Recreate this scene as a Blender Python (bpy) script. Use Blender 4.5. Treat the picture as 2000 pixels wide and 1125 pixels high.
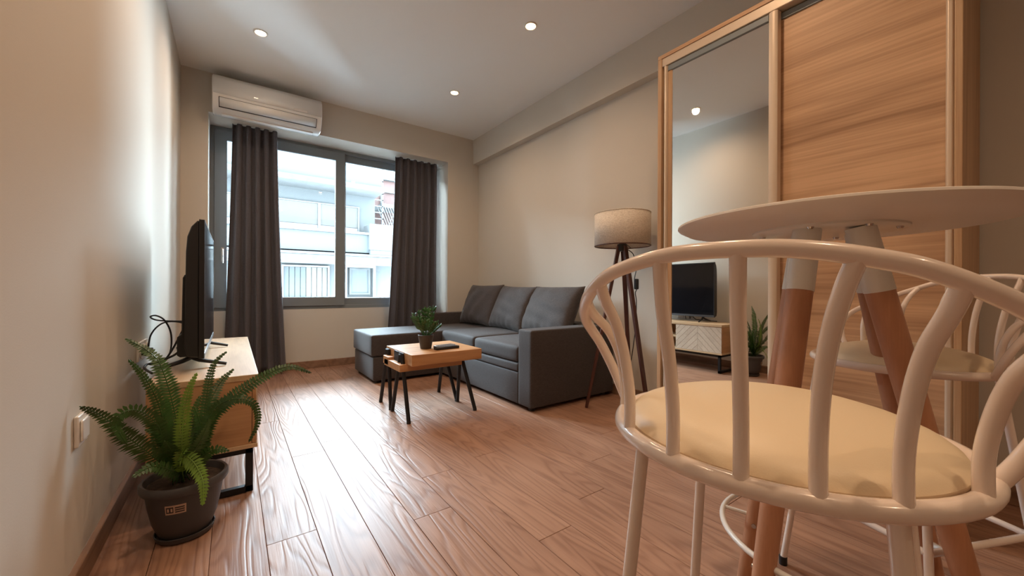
import bpy, bmesh, math, random
from mathutils import Vector, Matrix
random.seed(7)
C = bpy.context.scene.collection
PI = math.pi
sin, cos, rad = math.sin, math.cos, math.radians
for o in list(bpy.data.objects):
    bpy.data.objects.remove(o)

# ------------------------------------------------------------------ camera
def cam_axes(y, p, r):
    F = Vector((sin(y)*cos(p), cos(y)*cos(p), sin(p)))
    R = Vector((cos(y), -sin(y), 0)); U = R.cross(F)
    return cos(r)*R + sin(r)*U, -sin(r)*R + cos(r)*U, F
cR, cU, cF = cam_axes(.6224, .0003, .0042)
cd = bpy.data.cameras.new('camera'); cam = bpy.data.objects.new('camera', cd); C.objects.link(cam)
M = Matrix((cR, cU, -cF)).transposed().to_4x4(); M.translation = Vector((0, 0, .80))
cam.matrix_world = M
cd.sensor_width = 36; cd.lens = 760.7/2000*36; cd.clip_start = .02
bpy.context.scene.camera = cam

# ------------------------------------------------------------------ world and exposure
SC = bpy.context.scene
SC.view_settings.view_transform = 'Standard'; SC.view_settings.look = 'None'
SC.view_settings.gamma = 1; SC.view_settings.use_curve_mapping = False
SC.view_settings.exposure = 0.62
w = bpy.data.worlds.new('overcast_sky'); SC.world = w; w.use_nodes = True
bg = w.node_tree.nodes['Background']; bg.inputs[0].default_value = (.72, .87, 1.0, 1); bg.inputs[1].default_value = 50.0
pt = bpy.data.lights.new('window_portal', 'AREA'); pt.shape = 'RECTANGLE'; pt.size = 2.1; pt.size_y = 1.6
pt.cycles.is_portal = True
po = bpy.data.objects.new('window_portal', pt); C.objects.link(po); po.location = (.905, 4.46, 1.4); po.rotation_euler = (-PI/2, 0, 0)

SPOTS = [(.15, 3.17), (1.60, 3.12), (.15, 2.03), (1.60, 2.03), (.15, .85), (1.30, .80), (.45, -.45), (.9, -1.6)]
SPOT_W = 18.5

# ------------------------------------------------------------------ helpers
class MB:
    def __init__(s): s.v = []; s.f = []; s.sm = []
    def add(s, vs, fs, smooth=False):
        n = len(s.v); s.v += [tuple(v) for v in vs]
        for f in fs: s.f.append([i+n for i in f]); s.sm.append(smooth)
        return s
    def box(s, x0, x1, y0, y1, z0, z1, M=None):
        vs = [Vector((x, y, z)) for x in (x0, x1) for y in (y0, y1) for z in (z0, z1)]
        if M: vs = [M @ v for v in vs]
        return s.add(vs, [(0,1,3,2),(4,6,7,5),(0,4,5,1),(2,3,7,6),(0,2,6,4),(1,5,7,3)])
    def tube(s, pts, r, n=12, closed=False, cap=True):
        pts = [Vector(p) for p in pts]; m = len(pts)
        rs = r if isinstance(r, (list, tuple)) else [r]*m
        T = []
        for i in range(m):
            a = pts[(i-1) % m] if (closed or i > 0) else pts[i]
            b = pts[(i+1) % m] if (closed or i < m-1) else pts[i]
            T.append((b-a).normalized())
        up = Vector((0, 0, 1)) if abs(T[0].z) < .9 else Vector((1, 0, 0))
        N = (up - up.dot(T[0])*T[0]).normalized(); vs = []
        for i in range(m):
            N = (N - N.dot(T[i])*T[i]).normalized(); B = T[i].cross(N)
            for k in range(n):
                a = 2*PI*k/n; vs.append(pts[i] + rs[i]*(cos(a)*N + sin(a)*B))
        fs = []
        for i in range(m if closed else m-1):
            j = (i+1) % m
            for k in range(n):
                l = (k+1) % n; fs.append((i*n+k, i*n+l, j*n+l, j*n+k))
        s.add(vs, fs, True)
        if cap and not closed:
            s.add(vs[:n], [tuple(range(n))[::-1]]); s.add(vs[-n:], [tuple(range(n))])
        return s
    def lathe(s, prof, c=(0, 0), n=48, smooth=True, closed=False):
        vs = []
        for r, z in prof:
            for k in range(n):
                a = 2*PI*k/n; vs.append((c[0]+r*cos(a), c[1]+r*sin(a), z))
        fs = []; m = len(prof)
        for i in range(m if closed else m-1):
            j = (i+1) % m
            for k in range(n):
                l = (k+1) % n; fs.append((i*n+k, i*n+l, j*n+l, j*n+k))
        return s.add(vs, fs, smooth)
    def prism(s, poly, axis, a, b):
        # poly: 2D points; axis 'x','y','z' extruded from a to b
        def P(u, v, t): return {'x': (t, u, v), 'y': (u, t, v), 'z': (u, v, t)}[axis]
        n = len(poly)
        vs = [P(u, v, a) for u, v in poly] + [P(u, v, b) for u, v in poly]
        fs = [tuple(range(n)), tuple(range(n, 2*n))[::-1]] + [(i, i+n, (i+1) % n+n, (i+1) % n) for i in range(n)]
        return s.add(vs, fs)
    def rbox(s, x0, x1, y0, y1, z0, z1, r=.03, n=(8, 8, 4), puff=0):
        # rounded box with an optional puffed top
        c = Vector(((x0+x1)/2, (y0+y1)/2, (z0+z1)/2)); h = Vector(((x1-x0)/2, (y1-y0)/2, (z1-z0)/2))
        def axis(hh, k):
            a = [-hh, -hh+r*.35, -hh+r]; b = [hh-r, hh-r*.35, hh]
            return a + [(-hh+r) + (2*hh-2*r)*i/k for i in range(1, k)] + b
        A = [axis(h[i], n[i]) for i in range(3)]
        idx = {}; vs = []; fs = []
        def vert(p):
            key = tuple(round(q, 6) for q in p)
            if key in idx: return idx[key]
            q = Vector(p); inn = Vector([max(-h[i]+r, min(h[i]-r, q[i])) for i in range(3)])
            d = q-inn
            if d.length > 1e-9: q = inn + d.normalized()*min(r, max(abs(d[0]), abs(d[1]), abs(d[2])))
            if puff:
                u, v = q.x/h.x, q.y/h.y
                q.z += puff*max(0, 1-u*u)**.5*max(0, 1-v*v)**.5*(1 if q.z > 0 else 0)
            idx[key] = len(vs); vs.append(c+q); return idx[key]
        for ax in range(3):
            u, v = (ax+1) % 3, (ax+2) % 3
            for sgn in (-1, 1):
                for i in range(len(A[u])-1):
                    for j in range(len(A[v])-1):
                        q = []
                        for (a, b) in ((i, j), (i+1, j), (i+1, j+1), (i, j+1)):
                            p = [0, 0, 0]; p[ax] = sgn*h[ax]; p[u] = A[u][a]; p[v] = A[v][b]; q.append(vert(p))
                        fs.append(q if sgn > 0 else q[::-1])
        return s.add(vs, fs, True)

def link(o, parent=None):
    C.objects.link(o)
    if parent: o.parent = parent
    return o
def wloc(p):
    v = Vector((0, 0, 0))
    while p: v += p.location; p = p.parent
    return v
def obj(name, mb, mat, parent=None, bevel=0, solid=0, sharp=40, subsurf=0, bseg=2):
    off = wloc(parent)
    me = bpy.data.meshes.new(name)
    me.from_pydata([tuple(Vector(v)-off) for v in mb.v], [], mb.f)
    me.polygons.foreach_set('use_smooth', mb.sm)
    bm = bmesh.new(); bm.from_mesh(me)
    bmesh.ops.remove_doubles(bm, verts=bm.verts, dist=1e-5)
    bmesh.ops.recalc_face_normals(bm, faces=bm.faces); bm.to_mesh(me); bm.free()
    if sharp: me.set_sharp_from_angle(angle=rad(sharp))
    for m in (mat if isinstance(mat, list) else [mat]): me.materials.append(m)
    o = link(bpy.data.objects.new(name, me), parent)
    if solid:
        m = o.modifiers.new('thickness', 'SOLIDIFY'); m.thickness = solid; m.offset = 0
    if bevel:
        m = o.modifiers.new('edge', 'BEVEL'); m.width = bevel; m.segments = bseg; m.limit_method = 'ANGLE'; m.angle_limit = rad(40)
        me.polygons.foreach_set('use_smooth', [True]*len(me.polygons))
    if subsurf:
        m = o.modifiers.new('smooth', 'SUBSURF'); m.levels = m.render_levels = subsurf
    return o
def box(name, x0, x1, y0, y1, z0, z1, mat, parent=None, bevel=0, M=None):
    return obj(name, MB().box(x0, x1, y0, y1, z0, z1, M), mat, parent, bevel)
def tag(o, label, cat, group=None):
    o['label'] = label; o['category'] = cat
    if group: o['group'] = group
    return o
def thing(name, label, cat, loc, group=None):
    o = bpy.data.objects.new(name, None); C.objects.link(o); o.location = loc; o.empty_display_size = .05
    return tag(o, label, cat, group)
def struct(o): o['kind'] = 'structure'; return o
def lab(o, l): o['label'] = l; return o
def catmull(pts, k=6, closed=False):
    P = [Vector(p) for p in pts]; n = len(P); out = []
    for i in range(n if closed else n-1):
        g = (lambda j: P[j % n]) if closed else (lambda j: P[max(0, min(n-1, j))])
        a, b, c, d = g(i-1), g(i), g(i+1), g(i+2)
        for t in range(k):
            t /= k
            out.append(.5*((2*b)+(c-a)*t+(2*a-5*b+4*c-d)*t*t+(3*b-a-3*c+d)*t**3))
    if not closed: out.append(P[-1])
    return out
def clip_poly(poly, x0, x1, y0, y1):
    def cl(P, ins, inter):
        out = []
        for i in range(len(P)):
            a, b = P[i-1], P[i]
            if ins(b):
                if not ins(a): out.append(inter(a, b))
                out.append(b)
            elif ins(a): out.append(inter(a, b))
        return out
    def ix(v): return lambda a, b: (v, a[1]+(b[1]-a[1])*(v-a[0])/(b[0]-a[0]))
    def iy(v): return lambda a, b: (a[0]+(b[0]-a[0])*(v-a[1])/(b[1]-a[1]), v)
    P = poly
    for ins, it in ((lambda p: p[0] >= x0, ix(x0)), (lambda p: p[0] <= x1, ix(x1)), (lambda p: p[1] >= y0, iy(y0)), (lambda p: p[1] <= y1, iy(y1))):
        if P: P = cl(P, ins, it)
    return P

# ------------------------------------------------------------------ materials
def mat(name, col, rough=.5, metal=0, spec=.5, noise=None, bump=None, coat=0, trans=0, sheen=0, emit=None):
    """noise=(scale, amount): gentle colour mottling; bump=(scale, strength)"""
    m = bpy.data.materials.new(name); m.use_nodes = True; nt = m.node_tree; b = nt.nodes['Principled BSDF']
    b.inputs['Base Color'].default_value = (*col, 1); b.inputs['Roughness'].default_value = rough
    b.inputs['Metallic'].default_value = metal; b.inputs['Specular IOR Level'].default_value = spec
    b.inputs['Coat Weight'].default_value = coat; b.inputs['Coat Roughness'].default_value = .1
    if sheen: b.inputs['Sheen Weight'].default_value = sheen
    if trans: b.inputs['Transmission Weight'].default_value = trans
    if emit: b.inputs['Emission Color'].default_value = (*emit[0], 1); b.inputs['Emission Strength'].default_value = emit[1]
    tc = nt.nodes.new('ShaderNodeTexCoord')
    if noise:
        n = nt.nodes.new('ShaderNodeTexNoise'); n.inputs['Scale'].default_value = noise[0]; n.inputs['Detail'].default_value = 4
        nt.links.new(tc.outputs['Object'], n.inputs['Vector'])
        r = nt.nodes.new('ShaderNodeValToRGB'); a = noise[1]
        r.color_ramp.elements[0].position = .3; r.color_ramp.elements[1].position = .7
        r.color_ramp.elements[0].color = (*[c*(1-a) for c in col], 1); r.color_ramp.elements[1].color = (*[min(1, c*(1+a)) for c in col], 1)
        nt.links.new(n.outputs['Fac'], r.inputs['Fac']); nt.links.new(r.outputs['Color'], b.inputs['Base Color'])
    if bump:
        n = nt.nodes.new('ShaderNodeTexNoise'); n.inputs['Scale'].default_value = bump[0]; n.inputs['Detail'].default_value = 3
        nt.links.new(tc.outputs['Object'], n.inputs['Vector'])
        bp = nt.nodes.new('ShaderNodeBump'); bp.inputs['Strength'].default_value = bump[1]; bp.inputs['Distance'].default_value = .002
        nt.links.new(n.outputs['Fac'], bp.inputs['Height']); nt.links.new(bp.outputs['Normal'], b.inputs['Normal'])
    return m

def wood(name, dark, light, scale=(8, .9, 8), rings=9, rough=.4, bump=.15, fine=1.0, spec=.5, figure=1.0):
    """wood whose grain runs along the axis with the small scale; each piece gets its own cut of the figure"""
    m = bpy.data.materials.new(name); m.use_nodes = True; nt = m.node_tree; b = nt.nodes['Principled BSDF']; L = nt.links.new; N = nt.nodes.new
    tc = N('ShaderNodeTexCoord'); oi = N('ShaderNodeObjectInfo')
    ml = N('ShaderNodeMath'); ml.operation = 'MULTIPLY'; ml.inputs[1].default_value = 37.0; L(oi.outputs['Random'], ml.inputs[0])
    cb = N('ShaderNodeCombineXYZ'); L(ml.outputs[0], cb.inputs[0]); L(ml.outputs[0], cb.inputs[1]); L(ml.outputs[0], cb.inputs[2])
    ad = N('ShaderNodeVectorMath'); ad.operation = 'ADD'; L(tc.outputs['Object'], ad.inputs[0]); L(cb.outputs[0], ad.inputs[1])
    mp = N('ShaderNodeMapping'); mp.inputs['Scale'].default_value = scale; L(ad.outputs[0], mp.inputs['Vector'])
    n1 = N('ShaderNodeTexNoise'); n1.inputs['Scale'].default_value = 1; n1.inputs['Detail'].default_value = 1.5; n1.inputs['Roughness'].default_value = .4; L(mp.outputs[0], n1.inputs['Vector'])
    mr = N('ShaderNodeMath'); mr.operation = 'MULTIPLY'; mr.inputs[1].default_value = rings*2*PI; L(n1.outputs['Fac'], mr.inputs[0])
    sn = N('ShaderNodeMath'); sn.operation = 'SINE'; L(mr.outputs[0], sn.inputs[0])
    s2 = N('ShaderNodeMapRange'); s2.inputs['From Min'].default_value = -1; s2.inputs['From Max'].default_value = 1; L(sn.outputs[0], s2.inputs['Value'])
    pw = N('ShaderNodeMath'); pw.operation = 'POWER'; pw.inputs[1].default_value = 2.5; L(s2.outputs[0], pw.inputs[0])
    mp2 = N('ShaderNodeMapping'); mp2.inputs['Scale'].default_value = tuple(c*(22 if c > 2 else 5) for c in scale); L(ad.outputs[0], mp2.inputs['Vector'])
    n2 = N('ShaderNodeTexNoise'); n2.inputs['Scale'].default_value = 1; n2.inputs['Detail'].default_value = 3; L(mp2.outputs[0], n2.inputs['Vector'])
    mp3 = N('ShaderNodeMapping'); mp3.inputs['Scale'].default_value = tuple(c*(1.3 if c > 2 else .8) for c in scale); L(ad.outputs[0], mp3.inputs['Vector'])
    n3 = N('ShaderNodeTexNoise'); n3.inputs['Scale'].default_value = 1.7; n3.inputs['Detail'].default_value = 3; L(mp3.outputs[0], n3.inputs['Vector'])
    a1 = N('ShaderNodeMath'); a1.operation = 'MULTIPLY_ADD'; a1.inputs[1].default_value = -.35*figure; a1.inputs[2].default_value = .35; L(pw.outputs[0], a1.inputs[0])
    a2 = N('ShaderNodeMath'); a2.operation = 'MULTIPLY_ADD'; a2.inputs[1].default_value = .55*fine; L(n2.outputs['Fac'], a2.inputs[0]); L(a1.outputs[0], a2.inputs[2])
    a3 = N('ShaderNodeMath'); a3.operation = 'MULTIPLY_ADD'; a3.inputs[1].default_value = .9; L(n3.outputs['Fac'], a3.inputs[0]); L(a2.outputs[0], a3.inputs[2])
    rp = N('ShaderNodeValToRGB'); rp.color_ramp.elements[0].position = .35; rp.color_ramp.elements[1].position = .95
    rp.color_ramp.elements[0].color = (*dark, 1); rp.color_ramp.elements[1].color = (*light, 1)
    a4 = N('ShaderNodeMath'); a4.operation = 'MULTIPLY'; a4.inputs[1].default_value = .72; L(a3.outputs[0], a4.inputs[0]); L(a4.outputs[0], rp.inputs['Fac'])
    L(rp.outputs['Color'], b.inputs['Base Color'])
    bp = N('ShaderNodeBump'); bp.inputs['Strength'].default_value = bump; bp.inputs['Distance'].default_value = .003; L(a2.outputs[0], bp.inputs['Height'])
    L(bp.outputs['Normal'], b.inputs['Normal'])
    b.inputs['Roughness'].default_value = rough; b.inputs['Specular IOR Level'].default_value = spec
    return m

def fabric(name, c1, c2, scale=420, rough=.9, bump=.3, sheen=.06):
    m = mat(name, c1, rough, sheen=sheen); nt = m.node_tree; b = nt.nodes['Principled BSDF']; L = nt.links.new; N = nt.nodes.new
    tc = N('ShaderNodeTexCoord')
    n = N('ShaderNodeTexNoise'); n.inputs['Scale'].default_value = scale; n.inputs['Detail'].default_value = 2; L(tc.outputs['Object'], n.inputs['Vector'])
    mp = N('ShaderNodeMapping'); mp.inputs['Scale'].default_value = (60, 60, 700); L(tc.outputs['Object'], mp.inputs['Vector'])
    n2 = N('ShaderNodeTexNoise'); n2.inputs['Scale'].default_value = 1; L(mp.outputs[0], n2.inputs['Vector'])
    mx = N('ShaderNodeMath'); mx.operation = 'ADD'; L(n.outputs['Fac'], mx.inputs[0]); L(n2.outputs['Fac'], mx.inputs[1])
    r = N('ShaderNodeValToRGB'); r.color_ramp.elements[0].position = .8; r.color_ramp.elements[1].position = 1.2
    hf = N('ShaderNodeMath'); hf.operation = 'MULTIPLY'; hf.inputs[1].default_value = 1.0; L(mx.outputs[0], hf.inputs[0])
    sb = N('ShaderNodeMath'); sb.operation = 'SUBTRACT'; sb.inputs[1].default_value = .5; L(hf.outputs[0], sb.inputs[0])
    r.color_ramp.elements[0].position = .3; r.color_ramp.elements[1].position = .7
    r.color_ramp.elements[0].color = (*c1, 1); r.color_ramp.elements[1].color = (*c2, 1)
    L(sb.outputs[0], r.inputs['Fac']); L(r.outputs['Color'], b.inputs['Base Color'])
    bp = N('ShaderNodeBump'); bp.inputs['Strength'].default_value = bump; bp.inputs['Distance'].default_value = .001; L(mx.outputs[0], bp.inputs['Height']); L(bp.outputs['Normal'], b.inputs['Normal'])
    return m

WALL = mat('beige_wall_paint', (.60, .555, .49), .85, bump=(260, .12), spec=.3)
CEIL = mat('white_ceiling_paint', (.87, .88, .88), .9, spec=.3)
REVEAL = mat('reveal_paint', (.64, .62, .57), .85, spec=.3)
FLOOR = wood('floor_oak', (.22, .11, .07), (.47, .275, .185), scale=(9, 1.0, 9), rings=16, rough=.40, bump=.75, fine=.4, spec=.28, figure=.7)
SKIRT = wood('skirting_oak', (.16, .085, .05), (.32, .19, .12), scale=(9, 1.3, 9), rings=5, rough=.5)
SONOMA = wood('sonoma_oak', (.25, .125, .06), (.66, .42, .25), scale=(5, .55, 5), rings=5, rough=.5, bump=.1, fine=1.4, figure=.8)
SONOMA_V = wood('sonoma_oak_edge', (.34, .18, .09), (.62, .42, .25), scale=(14, 14, 1.2), rings=3, rough=.5, bump=.1, fine=1, figure=.5)
TVWOOD = wood('mango_wood', (.42, .27, .15), (.66, .47, .29), scale=(10, 1.5, 10), rings=3, rough=.42, bump=.08, fine=.9, figure=.5)
TVSIDE = wood('mango_wood_side', (.34, .17, .075), (.58, .33, .165), scale=(2, 9, 12), rings=3, rough=.5, bump=.08, fine=.9, figure=.5)
CHEV = wood('whitewashed_slat', (.42, .32, .24), (.66, .54, .43), scale=(10, 3, 3), rings=3, rough=.6, bump=.1, figure=.4)
TABLEWOOD = wood('acacia_wood', (.33, .145, .06), (.60, .33, .15), scale=(1.6, 12, 12), rings=4, rough=.4, bump=.1, fine=.8, figure=.6)
BEECH = wood('beech_leg', (.34, .145, .07), (.55, .27, .15), scale=(12, 12, 1.5), rings=3, rough=.42, bump=.05, fine=.8, figure=.4)
MAHOG = wood('mahogany', (.045, .014, .011), (.10, .035, .025), scale=(14, 14, 1.5), rings=3, rough=.4, bump=.05)
SOFA = fabric('charcoal_upholstery', (.026, .020, .020), (.060, .048, .048), rough=.75, sheen=.12)
CUSH = fabric('charcoal_cushion_linen', (.028, .023, .023), (.074, .061, .060), rough=.8, sheen=.12)
CURT = fabric('grey_curtain', (.072, .066, .076), (.104, .098, .112), bump=.1, sheen=.1)
SHADE = fabric('linen_shade', (.56, .50, .43), (.78, .72, .64), scale=200, bump=.2)
FRAME = mat('grey_aluminium_frame', (.20, .23, .25), .4)
FRAMEDK = mat('dark_gasket', (.02, .022, .026), .6)
WHITEPL = mat('white_plastic', (.74, .71, .67), .32)
WHITEPLG = mat('white_gloss_plastic', (.80, .79, .77), .22, coat=.3)
SLOT = mat('dark_slot', (.03, .03, .035), .6)
BLACK = mat('black_plastic', (.012, .012, .014), .4)
BLACKGL = mat('black_glass_screen', (.006, .006, .008), .07, spec=.7)
BLACKMT = mat('black_steel', (.013, .013, .015), .45, .3)
CHROME = mat('satin_chrome', (.55, .55, .55), .25, 1)
STILE = mat('champagne_aluminium', (.66, .54, .42), .42, .2)
MIRROR = mat('mirror_silver', (.80, .80, .77), .012, 1)
WSTEEL = mat('white_lacquered_steel', (.84, .72, .64), .24, coat=.5)
WSTEEL2 = mat('white_sleeve', (.74, .72, .68), .3, coat=.4)
VINYL = mat('cream_vinyl', (.80, .66, .46), .42, bump=(500, .06))
TTOP = mat('white_laminate', (.76, .71, .66), .38)
POT = mat('anthracite_pot', (.055, .052, .055), .5, bump=(60, .1))
POTBR = mat('brown_pot', (.055, .042, .036), .6)
SOIL = mat('potting_soil', (.035, .022, .015), .95, noise=(60, .5), bump=(90, 1))
LEAF = mat('fern_leaf', (.032, .088, .016), .36, noise=(9, .45), spec=.5)
LEAFY = mat('young_fern_leaf', (.14, .26, .03), .42, noise=(9, .35))
LEAFD = mat('glossy_dark_leaf', (.03, .10, .022), .28, noise=(30, .35), coat=.3)
STEM = mat('fern_stem', (.10, .10, .03), .6)
PAPER = mat('paper_sticker', (.50, .34, .25), .6)
INK = mat('dark_ink', (.03, .02, .02), .6)
CONC = mat('pale_render', (0.0144, 0.0154, 0.0158), .95, noise=(.9, .10), bump=(20, .3))
CONC2 = mat('blue_grey_render', (0.0087, 0.0106, 0.0115), .95, noise=(.7, .10))
CONCST = mat('stained_concrete', (0.0081, 0.0086, 0.0086), .95, noise=(6, .45))
BLIND = mat('tan_roller_blind', (0.0175, 0.0156, 0.0133), .9, noise=(2, .12))
RAILW = mat('pale_frame_paint', (0.0221, 0.0221, 0.0221), .8)
REDW = mat('terracotta_render', (0.0209, 0.0069, 0.0048), .9, noise=(3, .15))
DKLINE = mat('weathered_edge', (0.027, 0.0285, 0.03), .95, noise=(8, .4))
GLASSP = bpy.data.materials.new('window_glass'); GLASSP.use_nodes = True
_nt = GLASSP.node_tree; _nt.nodes.remove(_nt.nodes['Principled BSDF'])
_t = _nt.nodes.new('ShaderNodeBsdfTransparent'); _t.inputs[0].default_value = (.93, .97, .97, 1)
_g = _nt.nodes.new('ShaderNodeBsdfGlossy'); _g.inputs['Roughness'].default_value = .02
_m = _nt.nodes.new('ShaderNodeMixShader'); _f = _nt.nodes.new('ShaderNodeFresnel'); _f.inputs[0].default_value = 1.35
_nt.links.new(_f.outputs[0], _m.inputs[0]); _nt.links.new(_t.outputs[0], _m.inputs[1]); _nt.links.new(_g.outputs[0], _m.inputs[2])
_nt.links.new(_m.outputs[0], _nt.nodes['Material Output'].inputs[0])

# ------------------------------------------------------------------ room shell
XL, XR, YF, YN, YB, ZC = -.335, 2.375, 4.0, 4.30, -2.3, 2.54
NX0, NX1, NZ = -.164, 1.973, 2.22
T = .15
struct(box('wall_left', XL-T, XL, YB-T, YF+.46, 0, ZC+.1, WALL))
struct(box('wall_right', XR, XR+T, YB-T, YF+.46, 0, ZC+.1, WALL))
struct(box('wall_rear', XL, XR, YB-T, YB, 0, ZC+.1, WALL))
bw = MB()
bw.box(XL, NX0, YF, YF+.46, 0, ZC+.1); bw.box(NX1, XR, YF, YF+.46, 0, ZC+.1); bw.box(NX0, NX1, YF, YF+.46, NZ, ZC+.1)
wb = struct(obj('wall_back', bw, WALL))
struct(box('wall_under_window', NX0, NX1, YN, YF+.46, 0, .585, REVEAL))
struct(box('ceiling', XL-T, XR+T, YB-T, YF+.46, ZC, ZC+.1, CEIL))
bx = XR-.075
struct(box('trim_1', bx, XR, YB, YF, 2.255, ZC, WALL))      # beam along the right wall
# floor: slab and single planks
fl = struct(box('floor', XL-T, XR+T, YB-T, YF+.46, -.12, -.008, FLOOR))
PW, S0 = .1405, .0885
k0 = int(math.floor((XL-S0)/PW)); joints = {0: 1.42, 1: 1.42-.62, 2: 2.20, 3: 1.285, 4: 1.55, -1: 2.35, -2: 1.9, -3: 1.05, 5: .95}
g = .0008
meshes = {}
for k in range(k0, int((XR-S0)/PW)+1):
    xa, xb = max(XL, S0+k*PW), min(XR, S0+(k+1)*PW)
    if xb-xa < .01: continue
    ye = YN if (xa >= NX0-.001 and xb <= NX1+.001) else YF
    j = joints.get(k, 1.0+((k*.577) % 1)*1.29); PLN = 1.29
    ys = [j+PLN*i for i in range(-4, 5)]
    ys = [YB]+[y for y in ys if YB+.05 < y < ye-.05]+[ye]
    for a, b in zip(ys[:-1], ys[1:]):
        W2, L2 = xb-xa-2*g, b-a-2*g
        key = (round(W2, 4), round(L2, 4))
        if key not in meshes:
            c = .0007
            vs = [(-W2/2, -L2/2, -.012), (W2/2, -L2/2, -.012), (W2/2, L2/2, -.012), (-W2/2, L2/2, -.012),
                  (-W2/2, -L2/2, -c), (W2/2, -L2/2, -c), (W2/2, L2/2, -c), (-W2/2, L2/2, -c),
                  (-W2/2+c, -L2/2+c, 0), (W2/2-c, -L2/2+c, 0), (W2/2-c, L2/2-c, 0), (-W2/2+c, L2/2-c, 0)]
            fs = [(0,3,2,1)] + [(i, (i+1) % 4, (i+1) % 4+4, i+4) for i in range(4)] + [(i+4, (i+1) % 4+4, (i+1) % 4+8, i+8) for i in range(4)] + [(8,9,10,11)]
            me = bpy.data.meshes.new('floor_plank'); me.from_pydata(vs, [], fs); me.materials.append(FLOOR); meshes[key] = me
        p = link(bpy.data.objects.new('floor_plank', meshes[key]), fl); p.location = ((xa+xb)/2, (a+b)/2, 0)
# baseboards
def skirting(name, *a): return struct(box(name, *a, SKIRT, bevel=.003))
skirting('baseboard_left', XL, XL+.016, YB, YF, 0, .072)
skirting('baseboard_right', XR-.016, XR, 1.28, YF, 0, .072)
skirting('baseboard_right_near', XR-.016, XR, YB, .16, 0, .072)
skirting('baseboard_back_left', XL+.016, NX0, YF-.016, YF, 0, .072)
skirting('baseboard_niche', NX0+.016, NX1-.016, YN-.016, YN, 0, .072)
skirting('baseboard_back_right', NX1, XR-.016, YF-.016, YF, 0, .072)
skirting('baseboard_rear', XL+.016, XR-.016, YB, YB+.016, 0, .072)

# ------------------------------------------------------------------ window
wn = bpy.data.objects.new('window_1', None); C.objects.link(wn); wn.location = (.9, YN, .585); struct(wn)
WZ0, WZ1 = .585, 2.22
fy0, fy1 = YN, YN+.075
def frame_rect(name, x0, x1, z0, z1, y0, y1, wd, m=FRAME, parent=wn, wb_=None, wt=None, wl=None, wr=None):
    wb_ = wb_ or wd; wt = wt or wd; wl = wl or wd; wr = wr or wd
    b = MB().box(x0, x0+wl, y0, y1, z0, z1).box(x1-wr, x1, y0, y1, z0, z1).box(x0+wl, x1-wr, y0, y1, z0, z0+wb_).box(x0+wl, x1-wr, y0, y1, z1-wt, z1)
    return obj(name, b, m, parent, bevel=.003)
frame_rect('window_frame', NX0, NX1, WZ0, WZ1, fy0+.01, fy1+.05, .034)
sa = frame_rect('sash', NX0+.03, .945, WZ0+.03, WZ1-.03, fy0-.008, fy0+.04, .088)
sb_ = frame_rect('sash', .885, NX1-.03, WZ0+.03, WZ1-.03, fy0+.045, fy0+.09, .075)
box('pane', NX0+.11, .863, fy0+.012, fy0+.020, WZ0+.11, WZ1-.11, GLASSP, sa)
box('pane', .955, NX1-.10, fy0+.063, fy0+.071, WZ0+.10, WZ1-.10, GLASSP, sb_)
hb = MB().box(-.083, -.061, fy0-.016, fy0-.008, 1.02, 1.15).tube([(-.072, fy0-.012, 1.13), (-.072, fy0-.045, 1.13), (-.072, fy0-.048, 1.12), (-.072, fy0-.048, 1.01)], .007, 8)
lab(obj('handle', hb, CHROME, sa), 'satin chrome window handle')
struct(box('window_sill_outer', NX0, NX1, fy1+.05, YF+.50, .55, .60, CONC))

# ------------------------------------------------------------------ outside: apartment building across the street
FY = 11.0
ap = thing('apartment_building', 'pale grey apartment building across the street seen through the window', 'building', (1, FY+1, -8))
box('wall', -7, 3.30, FY+.35, FY+5, -8, 4.15, CONC, ap)
box('wall', 3.30, 4.9, FY+.35, FY+2, -8, 1.42, CONC, ap)
box('parapet', -7, 3.28, FY-.35, FY, 3.50, 4.20, CONC2, ap, .01)
box('ledge', -7, 3.33, FY-.45, FY+.35, 3.36, 3.50, CONCST, ap, .015)
box('ledge', -7, 3.30, FY-.05, FY+.35, 4.06, 4.12, CONCST, ap, .01)
box('parapet', -7, 3.20, FY-.30, FY, 1.68, 2.20, CONC2, ap, .01)
box('ledge', -7, 3.22, FY-.36, FY+.05, 2.20, 2.26, RAILW, ap, .01)
box('ledge', -7, 4.2, FY-.40, FY+.35, 1.42, 1.62, CONCST, ap, .015)
box('ledge_edge', -7, 4.2, FY-.42, FY+.2, 1.62, 1.665, DKLINE, ap)
box('balcony_slab', -7, 3.2, FY-.3, FY+.35, 1.665, 1.72, CONC, ap)
for (x0, x1, z0, z1, wd) in ((-2.4, -1.2, 2.33, 3.03, .03), (-.9, .1, 2.33, 3.03, .03), (.35, 1.85, 2.33, 3.03, .03), (1.85, 2.86, 2.33, 3.03, .03)):
    fr = frame_rect('window', x0, x1, z0, z1, FY+.28, FY+.36, wd, RAILW, ap)
    box('blind', x0+wd, x1-wd, FY+.31, FY+.33, z0+.12, z1-wd, BLIND, fr)
    box('pane', x0+wd, x1-wd, FY+.335, FY+.34, z0+wd, z0+.12, SLOT, fr)
g1 = frame_rect('window', .99, 2.10, .50, 1.37, FY+.25, FY+.36, .045, RAILW, ap)
for i in range(8):
    box('panel', 1.04+i*.127, 1.155+i*.127, FY+.29, FY+.325, .55, 1.32, CONC2 if i < 4 else BLIND, g1, .004)
g2 = frame_rect('window', 2.46, 3.30, .46, 1.42, FY+.22, FY+.36, .07, RAILW, ap)
frame_rect('sash', 2.60, 3.16, .60, 1.34, FY+.27, FY+.33, .05, CONCST, g2)
box('pane', 2.65, 3.11, FY+.30, FY+.31, .65, 1.29, CONC2, g2)
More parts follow.
